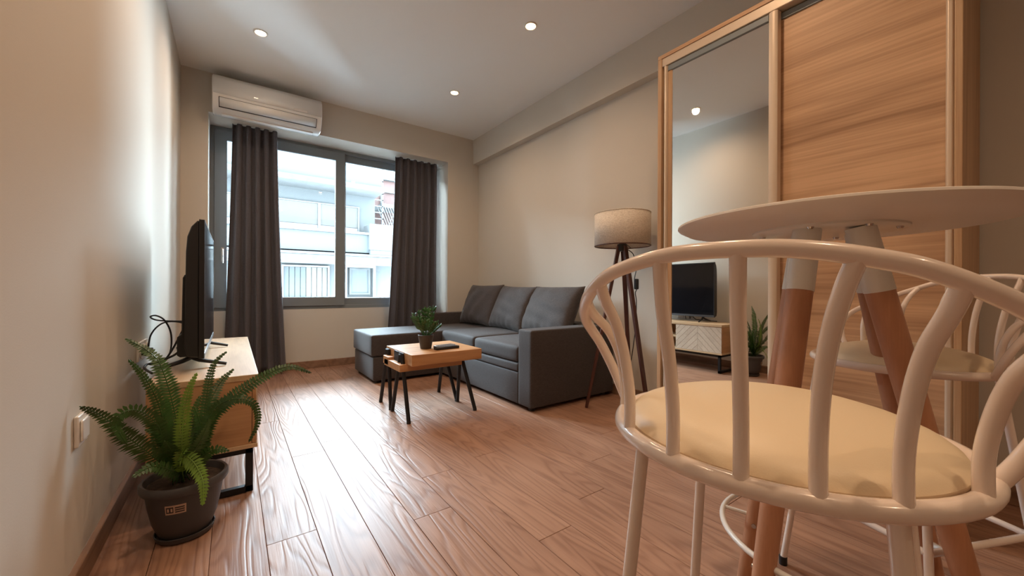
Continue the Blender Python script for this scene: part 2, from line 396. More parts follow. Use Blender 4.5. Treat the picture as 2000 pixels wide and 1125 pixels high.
tk = thing('concrete_tank', 'square pale concrete box on the ledge of the building opposite', 'box', (3.3, FY-.5, 1.665))
box('shell', 2.95, 3.75, FY-.42, FY+.2, 1.80, 2.50, CONC, tk, .02); box('base', 2.97, 3.73, FY-.40, FY+.15, 1.665, 1.80, CONC2, tk, .01)
rb = thing('terracotta_building', 'terracotta red building with lattice beyond the grey building', 'building', (4.5, 13.5, -8))
box('wall', 3.75, 7.5, 13.0, 17, -8, 4.45, REDW, rb)
box('cornice', 3.70, 7.6, 12.85, 13.0, 4.35, 4.62, RAILW, rb, .01)
box('balcony', 3.75, 6, 12.2, 13.0, 3.30, 3.42, RAILW, rb)
frame_rect('window', 3.95, 4.9, 3.45, 4.0, 12.93, 13.02, .05, RAILW, rb)
lt = MB()
for i in range(14):
    lt.box(-.012, .012, -.01, .01, 0, .95, Matrix.Translation((3.85+i*.08, 12.18, 2.45)) @ Matrix.Rotation(rad(22), 4, 'Y'))
    lt.box(-.012, .012, -.01, .01, 0, .95, Matrix.Translation((3.95+i*.08, 12.16, 2.45)) @ Matrix.Rotation(rad(-22), 4, 'Y'))
lo = obj('lattice', lt, RAILW, rb); lo['kind'] = 'stuff'
st = MB()
st.box(3.42, 3.46, 12.0, 12.05, 2.5, 4.3, Matrix.Translation((0, 0, 0)))
st.box(3.70, 3.74, 12.0, 12.05, 2.3, 4.3)
for i in range(9): st.box(3.42, 3.74, 12.0, 12.04, 2.5+i*.19, 2.53+i*.19)
tag(obj('steel_ladder', st, RAILW), 'pale steel ladder between the grey and the terracotta building', 'ladder')

# ------------------------------------------------------------------ curtains
def curtain(label, top, bot, y, zt, zb, nf, seed, amp=.032):
    rnd = random.Random(seed); ph = [rnd.uniform(-.5, .5) for _ in range(nf+2)]; wv = [rnd.uniform(.7, 1.25) for _ in range(nf+2)]
    nu, nz = nf*14, 44; vs = []; fs = []
    for j in range(nz+1):
        t = j/nz; z = zt+(zb-zt)*t
        e = t**1.35
        x0 = top[0]+(bot[0]-top[0])*e; x1 = top[1]+(bot[1]-top[1])*e
        for i in range(nu+1):
            u = i/nu; q = u*nf; m = int(min(nf-1, q)); fr_ = q-m
            a = amp*(wv[m]*(1-fr_)+wv[m+1]*fr_)*(.75+.45*t)
            uu = u+.012*sin(9*u+2.5*t+seed)*t
            x = x0+(x1-x0)*uu+.006*sin(4*PI*q+seed)
            yy = y+a*sin(2*PI*q+.7*sin(2.2*t+ph[m]*2)*t)+.008*sin(13*t+7*u+seed)*t
            vs.append((x, yy, z))
    for j in range(nz):
        for i in range(nu):
            a = j*(nu+1)+i; fs.append((a, a+1, a+nu+2, a+nu+1))
    o = obj('curtain', MB().add(vs, fs, True), CURT, solid=.004, sharp=0)
    return tag(o, label, 'curtain')
curtain('dark grey floor-length curtain on the left, next to the television', (-.005, .325), (-.06, .40), 4.15, 2.215, .03, 5, 3)
curtain('dark grey floor-length curtain on the right, behind the sofa chaise', (1.42, 1.90), (1.34, 1.90), 4.15, 2.215, .03, 6, 8)
# ------------------------------------------------------------------ air conditioner
ac = thing('air_conditioner', 'white wall-mounted split air conditioner above the window', 'air conditioner', (.26, YF, 2.12))
ax0, ax1 = -.135, .64
prof = [(4.0, 2.197), (4.0, 2.45), (3.82, 2.455), (3.795, 2.44), (3.783, 2.4098), (3.775, 2.3456), (3.782, 2.2894), (3.80, 2.2492), (3.835, 2.2131), (3.865, 2.193), (3.93, 2.185)]
obj('body', MB().prism(prof, 'x', ax0, ax1), WHITEPLG, ac, bevel=.008)
def shell(prof2, x0, x1, th=.003):
    b = MB(); vs = [(x, p[0]-th, p[1]) for x in (x0, x1) for p in prof2]; n = len(prof2)
    return b.add(vs, [(i, i+1, n+i+1, n+i) for i in range(n-1)], True)
obj('front_panel', shell([(3.793, 2.443), (3.782, 2.4098), (3.7745, 2.3456), (3.780, 2.3014)], ax0+.006, ax1-.006), WHITEPLG, ac, solid=.004)
# louver slot outline and flap
lp = [(3.787, 2.2798), (3.801, 2.2468), (3.832, 2.2131)]
obj('air_slot', shell(lp, ax0+.042, ax1-.042, .0035), SLOT, ac, solid=.002)
fl2 = [(3.7885, 2.2757), (3.8015, 2.2468), (3.829, 2.2187)]
obj('louver', shell(fl2, ax0+.047, ax1-.047, .008), WHITEPLG, ac, solid=.004)
obj('bottom_grille', MB().box(ax0+.06, ax1-.06, 3.885, 3.93, 2.181, 2.189), WHITEPL, ac)
obj('emblem', MB().box(.135, .165, 3.768, 3.775, 2.325, 2.330), CHROME, ac)
obj('display_window', MB().box(.42, .52, 3.7705, 3.7775, 2.305, 2.322), WHITEPL, ac)
pm = MB().tube([(ax0-.0, 3.93, 2.47), (ax0+.08, 3.93, 2.47)], .02, 10)
obj('pipe_stub', pm, BLACK, ac)

# ------------------------------------------------------------------ ceiling spots
def spot_light(i, x, y, label):
    t = thing('ceiling_spotlight', label, 'ceiling light', (x, y, ZC), 'recessed ceiling spotlights')
    b = MB().lathe([(.030, ZC-.001), (.034, ZC-.006), (.041, ZC-.006), (.044, ZC-.001), (.044, ZC)], (x, y), 32)
    lab(obj('ring', b, WHITEPL, t), 'white metal ring')
    e = bpy.data.materials.get('warm_lamp') or mat('warm_lamp', (1, .8, .5), .5, emit=((1.0, .66, .34), 28))
    lab(obj('lamp_glass', MB().lathe([(0.0005, ZC-.0045), (.018, ZC-.0045), (.030, ZC-.002)], (x, y), 24), e, t), 'glowing warm lamp')
    ld = bpy.data.lights.new('spot', 'SPOT'); ld.energy = SPOT_W; ld.color = (1.0, .69, .45); ld.spot_size = rad(160); ld.spot_blend = 1.0; ld.shadow_soft_size = .03
    lo_ = bpy.data.objects.new('spot_beam', ld); link(lo_, t); lo_.location = (0, 0, -.02)
LBL = ['lit ceiling spotlight above the air conditioner side of the room', 'lit ceiling spotlight nearest the window wall on the sofa side', 'lit ceiling spotlight seen in the wardrobe mirror',
       'lit ceiling spotlight on the right, above the coffee table and sofa',
       'ceiling spotlight over the fern', 'ceiling spotlight in front of the wardrobe', 'ceiling spotlight above the foreground stool', 'ceiling spotlight at the rear of the room']
for i, (x, y) in enumerate(SPOTS):
    spot_light(i, x, y, LBL[i])

# ------------------------------------------------------------------ wardrobe
WX = 1.88
wd = thing('wardrobe', 'tall oak sliding wardrobe with one mirror door and one wooden door', 'wardrobe', (2.1, .72, 0))
Y0, Y1, WT = .171, 1.264, 2.062
lab(box('side_panel', WX, XR-.02, Y1-.022, Y1, 0, WT-.02, SONOMA_V, wd, .002), 'oak edge panel by the lamp')
lab(box('side_panel', WX, XR-.02, Y0, Y0+.018, 0, WT-.02, SONOMA_V, wd, .002), 'oak side panel at the dark end')
box('top_panel', WX, XR-.02, Y0, Y1, WT-.02, WT, SONOMA, wd, .002)
box('bottom_panel', WX+.06, XR-.02, Y0+.018, Y1-.022, .06, .08, SONOMA, wd)
box('back_panel', XR-.03, XR-.02, Y0+.018, Y1-.022, .08, WT-.02, SONOMA, wd)
box('plinth', WX+.06, WX+.08, Y0+.018, Y1-.022, 0, .06, SONOMA, wd)
box('top_track', WX+.004, WX+.07, Y0+.018, Y1-.022, 1.998, WT-.02, STILE, wd, .003)
box('bottom_track', WX+.004, WX+.07, Y0+.018, Y1-.022, .08, .10, STILE, wd, .002)
def sliding_door(name, x0, x1, y0, y1, z0, z1, wl, wr, face, facem, label):
    b = obj(name, face, facem, wd); lab(b, label)
    def stile(ya, yb, nm='stile'):
        P = [(x0-.004, ya+.003), (x0-.010, ya+(yb-ya)*.3), (x0-.010, ya+(yb-ya)*.7), (x0-.004, yb-.003), (x1, yb), (x1, ya)]
        lab(obj(nm, MB().prism(P, 'z', z0, z1), STILE, b, bevel=.002), 'champagne aluminium stile')
    stile(y0, y0+wl); stile(y1-wr, y1)
    box('rail', x0, x1, y0+wl, y1-wr, z1-.028, z1, FRAME, b, .002)
    box('rail', x0, x1, y0+wl, y1-wr, z0, z0+.04, STILE, b, .002)
    return b
sliding_door('mirror_door', WX+.006, WX+.030, .687, 1.228, .10, 1.992, .040, .020, MB().box(WX+.014, WX+.020, .725, 1.187+.022, .13, 1.972), MIRROR, 'mirrored sliding door')
mdj = MB().box(WX+.010, WX+.018, 1.187, 1.2075, .14, 1.964)
lab(obj('mirror_edge_profile', mdj, SONOMA_V, bpy.data.objects['mirror_door']), 'gold-brown inner edge strip')
sliding_door('wooden_door', WX+.040, WX+.062, .189, .715, .10, 1.992, .026, .022, MB().box(WX+.046, WX+.056, .210, .695, .13, 1.972), SONOMA, 'horizontally grained oak sliding door')

# ------------------------------------------------------------------ television cabinet
tc_ = thing('television_cabinet', 'light wooden television cabinet with chevron doors on black metal legs', 'cabinet', (-.12, 2.5, 0))
cx0, cx1, cy0, cy1, cz0, cz1 = -.24, .08, 1.81, 3.20, .178, .462
box('top_panel', cx0, cx1+.004, cy0-.003, cy1+.003, cz1-.022, cz1, TVWOOD, tc_, .002)
box('bottom_panel', cx0, cx1+.002, cy0-.002, cy1+.002, cz0, cz0+.016, TVWOOD, tc_, .002)
box('side_panel', cx0, cx1-.018, cy0, cy0+.018, cz0+.016, cz1-.022, TVSIDE, tc_, .001)
box('side_panel', cx0, cx1-.018, cy1-.018, cy1, cz0+.016, cz1-.022, TVSIDE, tc_, .001)
box('back_panel', cx0, cx0+.008, cy0+.018, cy1-.018, cz0+.016, cz1-.022, TVSIDE, tc_)
d1, d2 = cy0+.465, cy1-.465
box('partition', cx0+.008, cx1-.02, d1-.016, d1, cz0+.016, cz1-.022, TVWOOD, tc_); box('partition', cx0+.008, cx1-.02, d2, d2+.016, cz0+.016, cz1-.022, TVWOOD, tc_)
box('shelf', cx0+.008, cx1-.02, d1, d2, .305, .320, TVWOOD, tc_)
for (a, b) in ((cy0+.002, d1-.002), (d2+.002, cy1-.002)):
    dz0, dz1 = cz0+.018, cz1-.024
    d = box('door', cx1-.016, cx1-.004, a, b, dz0, dz1, TVSIDE, tc_)
    ym, sw = (a+b)/2, .042
    for side in (-1, 1):
        for i in range(-8, 14):
            # slats meet in an upward chevron at the middle of the door
            s0 = dz0+i*sw*1.42
            if side < 0: poly = [(a, s0-(ym-a)*1.0), (ym-.0008, s0), (ym-.0008, s0+sw*1.42-.003), (a, s0+sw*1.42-.003-(ym-a)*1.0)]
            else: poly = [(ym+.0008, s0), (b, s0-(b-ym)*1.0), (b, s0+sw*1.42-.003-(b-ym)*1.0), (ym+.0008, s0+sw*1.42-.003)]
            P = clip_poly(poly, a, b, dz0, dz1)
            if len(P) >= 3 and abs(sum(P[q-1][0]*P[q][1]-P[q][0]*P[q-1][1] for q in range(len(P)))) > 2e-5:
                obj('slat', MB().prism(P, 'x', cx1-.004, cx1), CHEV, d, sharp=0)
for yy in (cy0+.03, cy1-.03):
    b = MB().box(cx0+.02, cx1-.012, yy-.011, yy+.011, cz0-.024, cz0).box(cx0+.02, cx1-.012, yy-.011, yy+.011, 0.004, .026)
    obj('leg_frame', b, BLACKMT, tc_)
    for xx in (cx0+.02, cx1-.037): box('leg', xx, xx+.025, yy-.011, yy+.011, 0.004, cz0, BLACKMT, tc_, .001)
    lab(box('foot_glide', cx1-.034, cx1-.015, yy-.009, yy+.009, 0, .004, CHROME, tc_), 'bright foot glide')
box('rail', cx1-.037, cx1-.018, cy0+.041, cy1-.041, cz0-.022, cz0, BLACKMT, tc_)
box('rail', cx0+.02, cx0+.04, cy0+.041, cy1-.041, cz0-.022, cz0, BLACKMT, tc_)

# ------------------------------------------------------------------ television
tv = thing('television', 'black flat television standing on the light wooden cabinet', 'television', (-.1, 2.43, cz1))
ty0, ty1, tz0, tz1, tx = 1.965, 2.89, .516, 1.066, -.092
obj('screen', MB().box(tx-.003, tx+.001, ty0+.008, ty1-.008, tz0+.02, tz1-.008), BLACKGL, tv)
frb = MB().box(tx-.016, tx+.002, ty0, ty0+.008, tz0, tz1).box(tx-.016, tx+.002, ty1-.008, ty1, tz0, tz1).box(tx-.016, tx+.002, ty0+.008, ty1-.008, tz1-.008, tz1)
obj('bezel', frb, BLACK, tv, bevel=.0015)
lab(obj('lower_bezel', MB().box(tx-.016, tx+.003, ty0+.008, ty1-.008, tz0, tz0+.02), mat('grey_bezel', (.10, .10, .11), .3, .5), tv, bevel=.0015), 'dark grey lower strip')
P = [(tx-.016, tz0+.004), (tx-.016, tz1-.004), (tx-.022, tz1-.006), (tx-.040, tz1-.03), (tx-.052, tz1-.07), (tx-.056, tz1-.13), (tx-.060, tz0+.05), (tx-.05, tz0+.01)]
obj('rear_casing', MB().prism(P, 'y', ty0+.004, ty1-.004), BLACK, tv, bevel=.004)
P = [(tx-.055, tz0-.003), (tx-.055, tz0+.33), (tx-.066, tz0+.335), (tx-.073, tz0+.32), (tx-.076, tz0+.09), (tx-.09, tz0+.08), (tx-.09, tz0+.005), (tx-.08, tz0-.003)]
obj('speaker_housing', MB().prism(P, 'y', ty0+.10, ty1-.10), BLACK, tv, bevel=.004)
for yy in (ty0+.14, ty1-.14):
    b = MB().tube([(tx-.05, yy, tz0+.01), (tx-.046, yy, tz0-.012)], .013, 8)
    b.tube([(tx-.046, yy, tz0-.010), (tx-.02, yy-.004, cz1+.030), (tx+.072, yy-.02, cz1+.0075)], [.010, .009, .0065], 8)
    b.tube([(tx-.046, yy, tz0-.010), (tx-.075, yy-.004, cz1+.030), (tx-.150, yy-.02, cz1+.0075)], [.010, .009, .0065], 8)
    obj('foot', b, BLACK, tv)
# cables behind the television
cb1 = catmull([(-.164, 2.35, .640), (-.225, 2.36, .642), (-.280, 2.37, .649), (-.297, 2.35, .665), (-.275, 2.33, .671), (-.247, 2.33, .648), (-.227, 2.34, .591), (-.227, 2.35, .516), (-.241, 2.35, .470)], 6)
tag(obj('television_cable', MB().tube(cb1, .0034, 8), BLACK), 'looped black cable hanging behind the television', 'cable', 'television cables')
cb2 = catmull([(-.166, 2.45, .594), (-.199, 2.45, .627), (-.252, 2.45, .633), (-.286, 2.45, .612), (-.309, 2.45, .571), (-.316, 2.45, .520), (-.322, 2.47, .505)], 6)
tag(obj('television_cable', MB().tube(cb2, .0034, 8), BLACK), 'black cable arching from the television to the wall', 'cable', 'television cables')
cb3 = catmull([(-.166, 2.30, .647), (-.192, 2.30, .579), (-.225, 2.30, .504), (-.25, 2.31, .478), (-.312, 2.33, .500)], 6)
tag(obj('television_cable', MB().tube(cb3, .004, 8), BLACK), 'straight black cable slanting down behind the television', 'cable', 'television cables')
cb4 = catmull([(-.180, 2.25, .541), (-.195, 2.25, .533), (-.190, 2.25, .521), (-.204, 2.25, .502), (-.236, 2.25, .485), (-.27, 2.25, .470), (-.295, 2.26, .468), (-.29, 2.16, .467), (-.25, 2.02, .467)], 6)
tag(obj('television_cable', MB().tube(cb4, .0045, 8), BLACK), 'black cable lying across the cabinet top', 'cable', 'television cables')

# ------------------------------------------------------------------ wall plates
def plate(name, label, cat, wall, y, z, w=.082, h=.082, sockets=1, rocker=False, mt=WHITEPL):
    s = 1 if wall == 'l' else -1; X = XL if wall == 'l' else XR
    t = thing(name, label, cat, (X, y, z))
    n = sockets
    for i in range(n):
        yc = y+(i-(n-1)/2)*.071
        def bb(a, b): return (X+a, X+b) if s > 0 else (X-b, X-a)
        x0, x1 = bb(0, .010)
        box('cover_plate', x0, x1, yc-w/2+.006, yc+w/2-.006, z-h/2, z+h/2, mt, t, .003)
        x0, x1 = bb(.010, .016)
        if rocker: box('rocker', x0, x1, yc-w*.32, yc+w*.32, z-h*.34, z+h*.34, mt, t, .003)
        else:
            b = MB(); n_ = 24
            rg = [(.029, .010), (.029, .015), (.022, .015), (.021, .011)]
            vs = [(X+s*d, yc+r*cos(2*PI*k/n_), z+r*sin(2*PI*k/n_)) for r, d in rg for k in range(n_)]
            b.add(vs, [(i_*n_+k, i_*n_+(k+1) % n_, (i_+1)*n_+(k+1) % n_, (i_+1)*n_+k) for i_ in range(3) for k in range(n_)], True)
            obj('socket_well', b, mt, t)
            x0, x1 = bb(.0100, .0125)
            hb_ = MB().box(x0, x1, yc-.012, yc-.007, z-.0025, z+.0025).box(x0, x1, yc+.007, yc+.012, z-.0025, z+.0025)
            obj('pin_holes', hb_, SLOT, t)
    return t
plate('light_switch', 'pale switch plate low on the left wall in front of the fern', 'switch', 'l', 1.525, .418, rocker=True, w=.094, h=.082)
plate('wall_socket', 'double wall socket behind the television by the cables', 'socket', 'l', 2.36, .515, sockets=2)
plate('wall_socket', 'single wall socket above the near end of the television cabinet', 'socket', 'l', 2.47, .515)
plate('wall_socket', 'wall socket on the right wall behind the floor lamp', 'socket', 'r', 1.87, .43, mt=WHITEPL)
plug = MB().tube([(XL+.012, 2.325, .515), (XL+.05, 2.325, .515)], .016, 10)
tag(obj('power_plug', plug, BLACK), 'black power plug in the socket behind the television', 'plug')

# ------------------------------------------------------------------ sofa
sf = thing('corner_sofa', 'charcoal fabric corner sofa with chaise along the right wall', 'sofa', (1.9, 2.95, 0))
sx0, sx1, sy0, sy1 = 1.55, 2.345, 1.945, 3.975
obj('arm', MB().rbox(sx0, sx1, sy0, sy0+.145, .025, .528, .014), SOFA, sf)
obj('arm', MB().rbox(sx0, sx1, sy1-.10, sy1, .025, .530, .014), SOFA, sf)
obj('base', MB().rbox(sx0+.004, sx1, sy0+.147, 3.268, .025, .236, .010), SOFA, sf)
obj('pull_out_panel', MB().rbox(sx0+.001, sx1-.3, sy0+.150, 3.266, .240, .296, .012), SOFA, sf)
obj('backrest', MB().rbox(2.20, sx1, sy0+.147, sy1-.102, .30, .525, .014), SOFA, sf)
obj('seat_cushion', MB().rbox(sx0+.002, 2.195, sy0+.150, 2.680, .298, .408, .026, puff=.012), SOFA, sf)
obj('seat_cushion', MB().rbox(sx0+.002, 2.195, 2.686, 3.270, .298, .412, .026, puff=.014), SOFA, sf)
obj('chaise_base', MB().rbox(.945, 2.195, 3.276, sy1-.103, .025, .222, .010), SOFA, sf)
obj('chaise_cushion', MB().rbox(.930, 2.195, 3.272, sy1-.103, .228, .405, .016, puff=.006), SOFA, sf)
# the part of the chaise reaching past the arm line
for (x, y) in ((.99, 3.33), (.99, 3.82), (1.6, 2.0), (2.28, 2.0), (2.28, 3.9), (1.6, 3.9), (1.62, 3.2)):
    obj('foot', MB().lathe([(.0, 0), (.022, 0), (.022, .026), (0, .026)], (x, y), 16), BLACK, sf)
def pillow(w, h, t, seed, n=26):
    rnd = random.Random(seed); a = [rnd.uniform(-1, 1) for _ in range(8)]
    b = MB(); vs = []; fs = []
    for s in (1, -1):
        for j in range(n+1):
            for i in range(n+1):
                u, v = 2*i/n-1, 2*j/n-1
                th = t*((1-abs(u)**2.6)*(1-abs(v)**2.6))**.42
                wr = .0065*(a[0]*sin(9*u+5*v+a[1]*3)+a[2]*sin(13*v-4*u+a[3]*3)+sin(17*u*v+a[4]*4)*.7)*(1-u*u)*(1-v*v)
                wr += .011*sin(22*u+a[5]*4)*max(0, -v-.45)*(1-u*u)
                px = u*w/2*(1-.055*(1-v*v)*abs(u)); pz = v*h/2*(1-.06*(1-u*u)*abs(v))
                vs.append((px, s*(th+wr)/1., pz))
    N_ = (n+1)**2
    for s in (0, 1):
        for j in range(n):
            for i in range(n):
                q = s*N_+j*(n+1)+i; f = (q, q+1, q+n+2, q+n+1); fs.append(f if s == 0 else f[::-1])
    return vs, fs
def back_cushion(label, y0, y1, hh, lean, xb, seed, yaw=0, roll=0):
    vs, fs = pillow(y1-y0, hh, .084, seed)
    # local: u -> world y, v -> up, thickness -> x; bottom edge on the seat, leaning back against the wall
    R_ = Matrix.Translation((xb, (y0+y1)/2, .418)) @ Matrix.Rotation(rad(yaw), 4, 'Z') @ Matrix.Rotation(rad(roll), 4, 'X') @ Matrix.Rotation(rad(lean), 4, 'Y') @ Matrix.Translation((0, 0, hh/2)) @ Matrix.Rotation(PI/2, 4, 'Z')
    o = obj('back_cushion', MB().add([R_ @ Vector(v) for v in vs], fs, True), CUSH, sharp=0)
    return tag(o, label, 'cushion', 'loose back cushions on the sofa')
back_cushion('charcoal back cushion on the sofa, farthest, against the window-side arm', 3.23, 3.86, .45, 22, 2.055, 1, 0)
back_cushion('charcoal back cushion in the middle of the three on the sofa', 2.66, 3.27, .44, 24, 2.035, 5, -4, 1)
back_cushion('charcoal back cushion on the sofa, nearest, beside the front arm', 2.10, 2.74, .44, 25, 2.025, 9, -3)

# ------------------------------------------------------------------ coffee table
ct = thing('coffee_table', 'small wooden slab coffee table on black splayed rod legs', 'coffee table', (1.09, 2.44, 0))
tx0, tx1, tya, tyb = .858, 1.335, 2.20, 2.665
obj('table_top', MB().box(tx0, tx1, tya, tyb, .335, .402), TABLEWOOD, ct, bevel=.002)
obj('lower_slab', MB().box(.815, 1.235, 2.285, 2.58, .292, .335), TABLEWOOD, ct, bevel=.002)
obj('lower_slab_end', MB().box(.815, .857, 2.50, 2.60, .300, .352), TABLEWOOD, ct, bevel=.002)
for (xx, fx) in ((.853, .845), (1.24, 1.29)):
    box('bracket', xx-.006 if xx < 1 else xx, xx if xx < 1 else xx+.006, 2.32, 2.48, .300, .398, BLACKMT, ct)
    for (ap_, ya, yb_) in ((2.35, 2.215, 2.50), (2.60, 2.535, 2.745)) if xx < 1 else ((2.33, 2.21, 2.452), (2.59, 2.465, 2.755)):
        zt_ = .388 if xx < 1 else .334
        xt = .847 if xx < 1 else 1.25
        for yy in (ya, yb_):
            obj('leg', MB().tube([(xt, ap_+(.012 if yy > ap_ else -.012), zt_), (fx, yy, .010)], .0125, 10), BLACKMT, ct)
            obj('foot_cap', MB().tube([(fx, yy, 0), (fx, yy, .014)], .0130, 10), BLACK, ct)

# plant on the coffee table
zp = thing('potted_plant', 'small glossy-leaved plant in a brown pot on the coffee table', 'plant', (1.03, 2.40, .402))
pc = (1.03, 2.40)
obj('pot', MB().lathe([(0, .4025), (.034, .4025), (.036, .405), (.048, .478), (.0505, .492), (.0475, .493), (.045, .480), (0, .478)], pc, 36), POTBR, zp)
obj('soil', MB().lathe([(0.0005, .484), (.0455, .481)], pc, 24), SOIL, zp)
rnd = random.Random(4)
def leaf_blade(base, dirn, up, L_, W_, curl=.2, n=6):
    d = Vector(dirn).normalized(); s = d.cross(Vector(up)).normalized(); nrm = s.cross(d)
    vs = []; fs = []
    for i in range(n+1):
        t = i/n; wv = W_*sin(PI*min(1, (t*.93+.05)))**.75
        c = Vector(base)+d*L_*t+nrm*(-curl*L_*t*t)
        vs += [c-s*wv+nrm*wv*.25, c, c+s*wv+nrm*wv*.25]
    for i in range(n): a = i*3; fs += [(a, a+1, a+4, a+3), (a+1, a+2, a+5, a+4)]
    return vs, fs
k = 0
for i in range(13):
    az = i*2.4; tl = rad(12+42*((i*.37) % 1)); H_ = .05+.075*(1-(i*.37 % 1))+.01
    base = Vector((pc[0]+.014*cos(az), pc[1]+.014*sin(az), .482))
    tip = base+Vector((sin(tl)*cos(az), sin(tl)*sin(az), cos(tl)))*H_*1.25
    sb2 = MB().tube([base, (base+tip)/2, tip], [.0035, .003, .0018], 6)
    stem = obj('stem', sb2, LEAFD, zp)
    ax_ = (tip-base).normalized()
    for q in range(4):
        t = .45+.18*q; pb = base+(tip-base)*t
        for sd in (-1, 1):
            sv = Vector((-sin(az+.5), cos(az+.5), 0))*sd
            d = (ax_*.75+sv*.75+Vector((0, 0, .15)))
            vs, fs = leaf_blade(pb, d, (cos(az), sin(az), .3), rnd.uniform(.034, .046), .0095)
            obj('leaf', MB().add(vs, fs, True), LEAFD, stem, solid=.0008, sharp=0)
    vs, fs = leaf_blade(tip, ax_, (cos(az), sin(az), .1), .036, .010)
    obj('leaf', MB().add(vs, fs, True), LEAFD, stem, solid=.0008, sharp=0)
# remote controls
def remote(label, c, rz, L_, W_, hgt, m):
    t = thing('remote_control', label, 'remote control', (c[0], c[1], .402), 'remote controls on the coffee table')
    Mx = Matrix.Translation((c[0], c[1], .4025)) @ Matrix.Rotation(rad(rz), 4, 'Z')
    obj('body', MB().box(-L_/2, L_/2, -W_/2, W_/2, 0, hgt, Mx), m, t, bevel=.004)
    for i in range(9):
        for j in range(3):
            x = -L_/2+.018+i*(L_-.036)/8; y = (j-1)*W_*.27
            obj('button', MB().box(x-.0042, x+.0042, y-.0035, y+.0035, hgt, hgt+.0016, Mx), mat('button_grey', (.12, .12, .13), .5) if 'button_grey' not in bpy.data.materials else bpy.data.materials['button_grey'], t)
    return t
remote('black remote control lying at the front of the coffee table beside the pot', (1.135, 2.31), 4, .17, .044, .017, BLACK)
remote('pale-faced remote control just behind the black remote on the coffee table', (1.15, 2.372), 10, .15, .042, .018, mat('grey_remote', (.30, .30, .31), .35))

# ------------------------------------------------------------------ floor lamp
lpx, lpy = 2.12, 1.69
fl_ = thing('floor_lamp', 'tripod floor lamp with a linen drum shade beside the sofa', 'floor lamp', (lpx, lpy, 0))
zs0, zs1, rs = 1.085, 1.300, .181
vs = []; n_ = 64
sh = MB().lathe([(rs, zs0), (rs, zs1)], (lpx, lpy), n_)
obj('lamp_shade', sh, SHADE, fl_, solid=.002)
for z in (zs0, zs1):
    ring = [(lpx+rs*cos(2*PI*k/48), lpy+rs*sin(2*PI*k/48), z) for k in range(48)]
    lab(obj('shade_ring', MB().tube(ring, .0035, 6, closed=True), MAHOG if z == zs0 else SHADE, fl_), 'dark lower trim ring' if z == zs0 else 'linen upper trim ring')
sp = MB()
for a in (20, 140, 260): sp.tube([(lpx, lpy, zs0+.035), (lpx+rs*cos(rad(a)), lpy+rs*sin(rad(a)), zs0+.004)], .002, 6)
obj('shade_spider', sp, BLACKMT, fl_)
obj('lamp_holder', MB().lathe([(0, 1.05), (.03, 1.05), (.033, 1.06), (.033, 1.095), (.02, 1.10), (.018, 1.16), (0, 1.165)], (lpx, lpy), 24), BLACK, fl_)
obj('bulb', MB().lathe([(0.0005, 1.255), (.018, 1.25), (.029, 1.225), (.026, 1.195), (.014, 1.165), (0.012, 1.155)], (lpx, lpy), 20), WHITEPLG, fl_)
obj('finial', MB().tube([(lpx, lpy, 1.245), (lpx, lpy, 1.318)], .003, 6), BLACKMT, fl_)
for a in (143, 263, 23):
    c_, s_ = cos(rad(a)), sin(rad(a)); rb_ = .235
    A = Vector((lpx+.022*c_, lpy+.022*s_, 1.085)); B = Vector((lpx+rb_*c_, lpy+rb_*s_, 0.0))
    d = (B-A).normalized(); sd = Vector((-s_, c_, 0)); nn = d.cross(sd)
    b = MB(); vv = []
    for P_, hw in ((A, .0155), (B, .0120)):
        for (p, q) in ((-1, -1), (1, -1), (1, 1), (-1, 1)): vv.append(P_+sd*hw*p+nn*hw*.75*q)
    vv = [v if v.z > 0 else Vector((v.x, v.y, 0.0)) for v in vv]
    b.add(vv, [(0,1,2,3), (7,6,5,4), (0,4,5,1), (1,5,6,2), (2,6,7,3), (3,7,4,0)])
    obj('leg', b, MAHOG, fl_, bevel=.003)
hub2 = MB().lathe([(.0, .60), (.035, .60), (.035, .615), (0, .615)], (lpx, lpy), 24)
cd_ = catmull([(lpx+.02, lpy-.03, 1.06), (lpx+.05, lpy-.05, 1.03), (lpx+.06, lpy-.06, .97), (lpx+.065, lpy-.065, .93), (lpx+.045, lpy-.065, .86), (lpx+.055, lpy-.075, .80), (lpx+.035, lpy-.08, .77), (lpx+.06, lpy-.07, .70), (lpx+.10, lpy-.03, .5), (lpx+.14, lpy+.05, .2), (lpx+.20, lpy+.14, .012)], 6)
obj('cord', MB().tube(cd_, .003, 6), BLACK, fl_)
obj('cord_switch', MB().box(lpx+.036, lpx+.062, lpy-.090, lpy-.065, .795, .865), BLACK, fl_, bevel=.006)

# ------------------------------------------------------------------ round bar table
TC = Vector((1.176, .329)); TR = .330
bt = thing('bar_table', 'round white high table with splayed beech legs and white sleeves', 'table', (TC.x, TC.y, 0))
obj('table_top', MB().lathe([(0.0005, 0.9450), (TR-.045, 0.9450), (TR-.023, 0.9480), (TR-.003, 0.9585), (TR, 0.9620), (TR-.001, 0.9665), (TR-.004, 0.9680), (.0005, 0.9680)], TC, 96), TTOP, bt)
obj('mounting_plate', MB().lathe([(0.0005, 0.9390), (.147, 0.9390), (.150, 0.9410), (.150, 0.9450)], TC, 64), WSTEEL2, bt)
scr = MB()
for a in (95, 185, 275, 5, 50, 230):
    px, py = TC.x+.132*cos(rad(a)), TC.y+.132*sin(rad(a)); scr = MB().lathe([(0.0005, .934), (.005, .9345), (.007, .939)], (px, py), 12); obj('screw', scr, CHROME, bt)
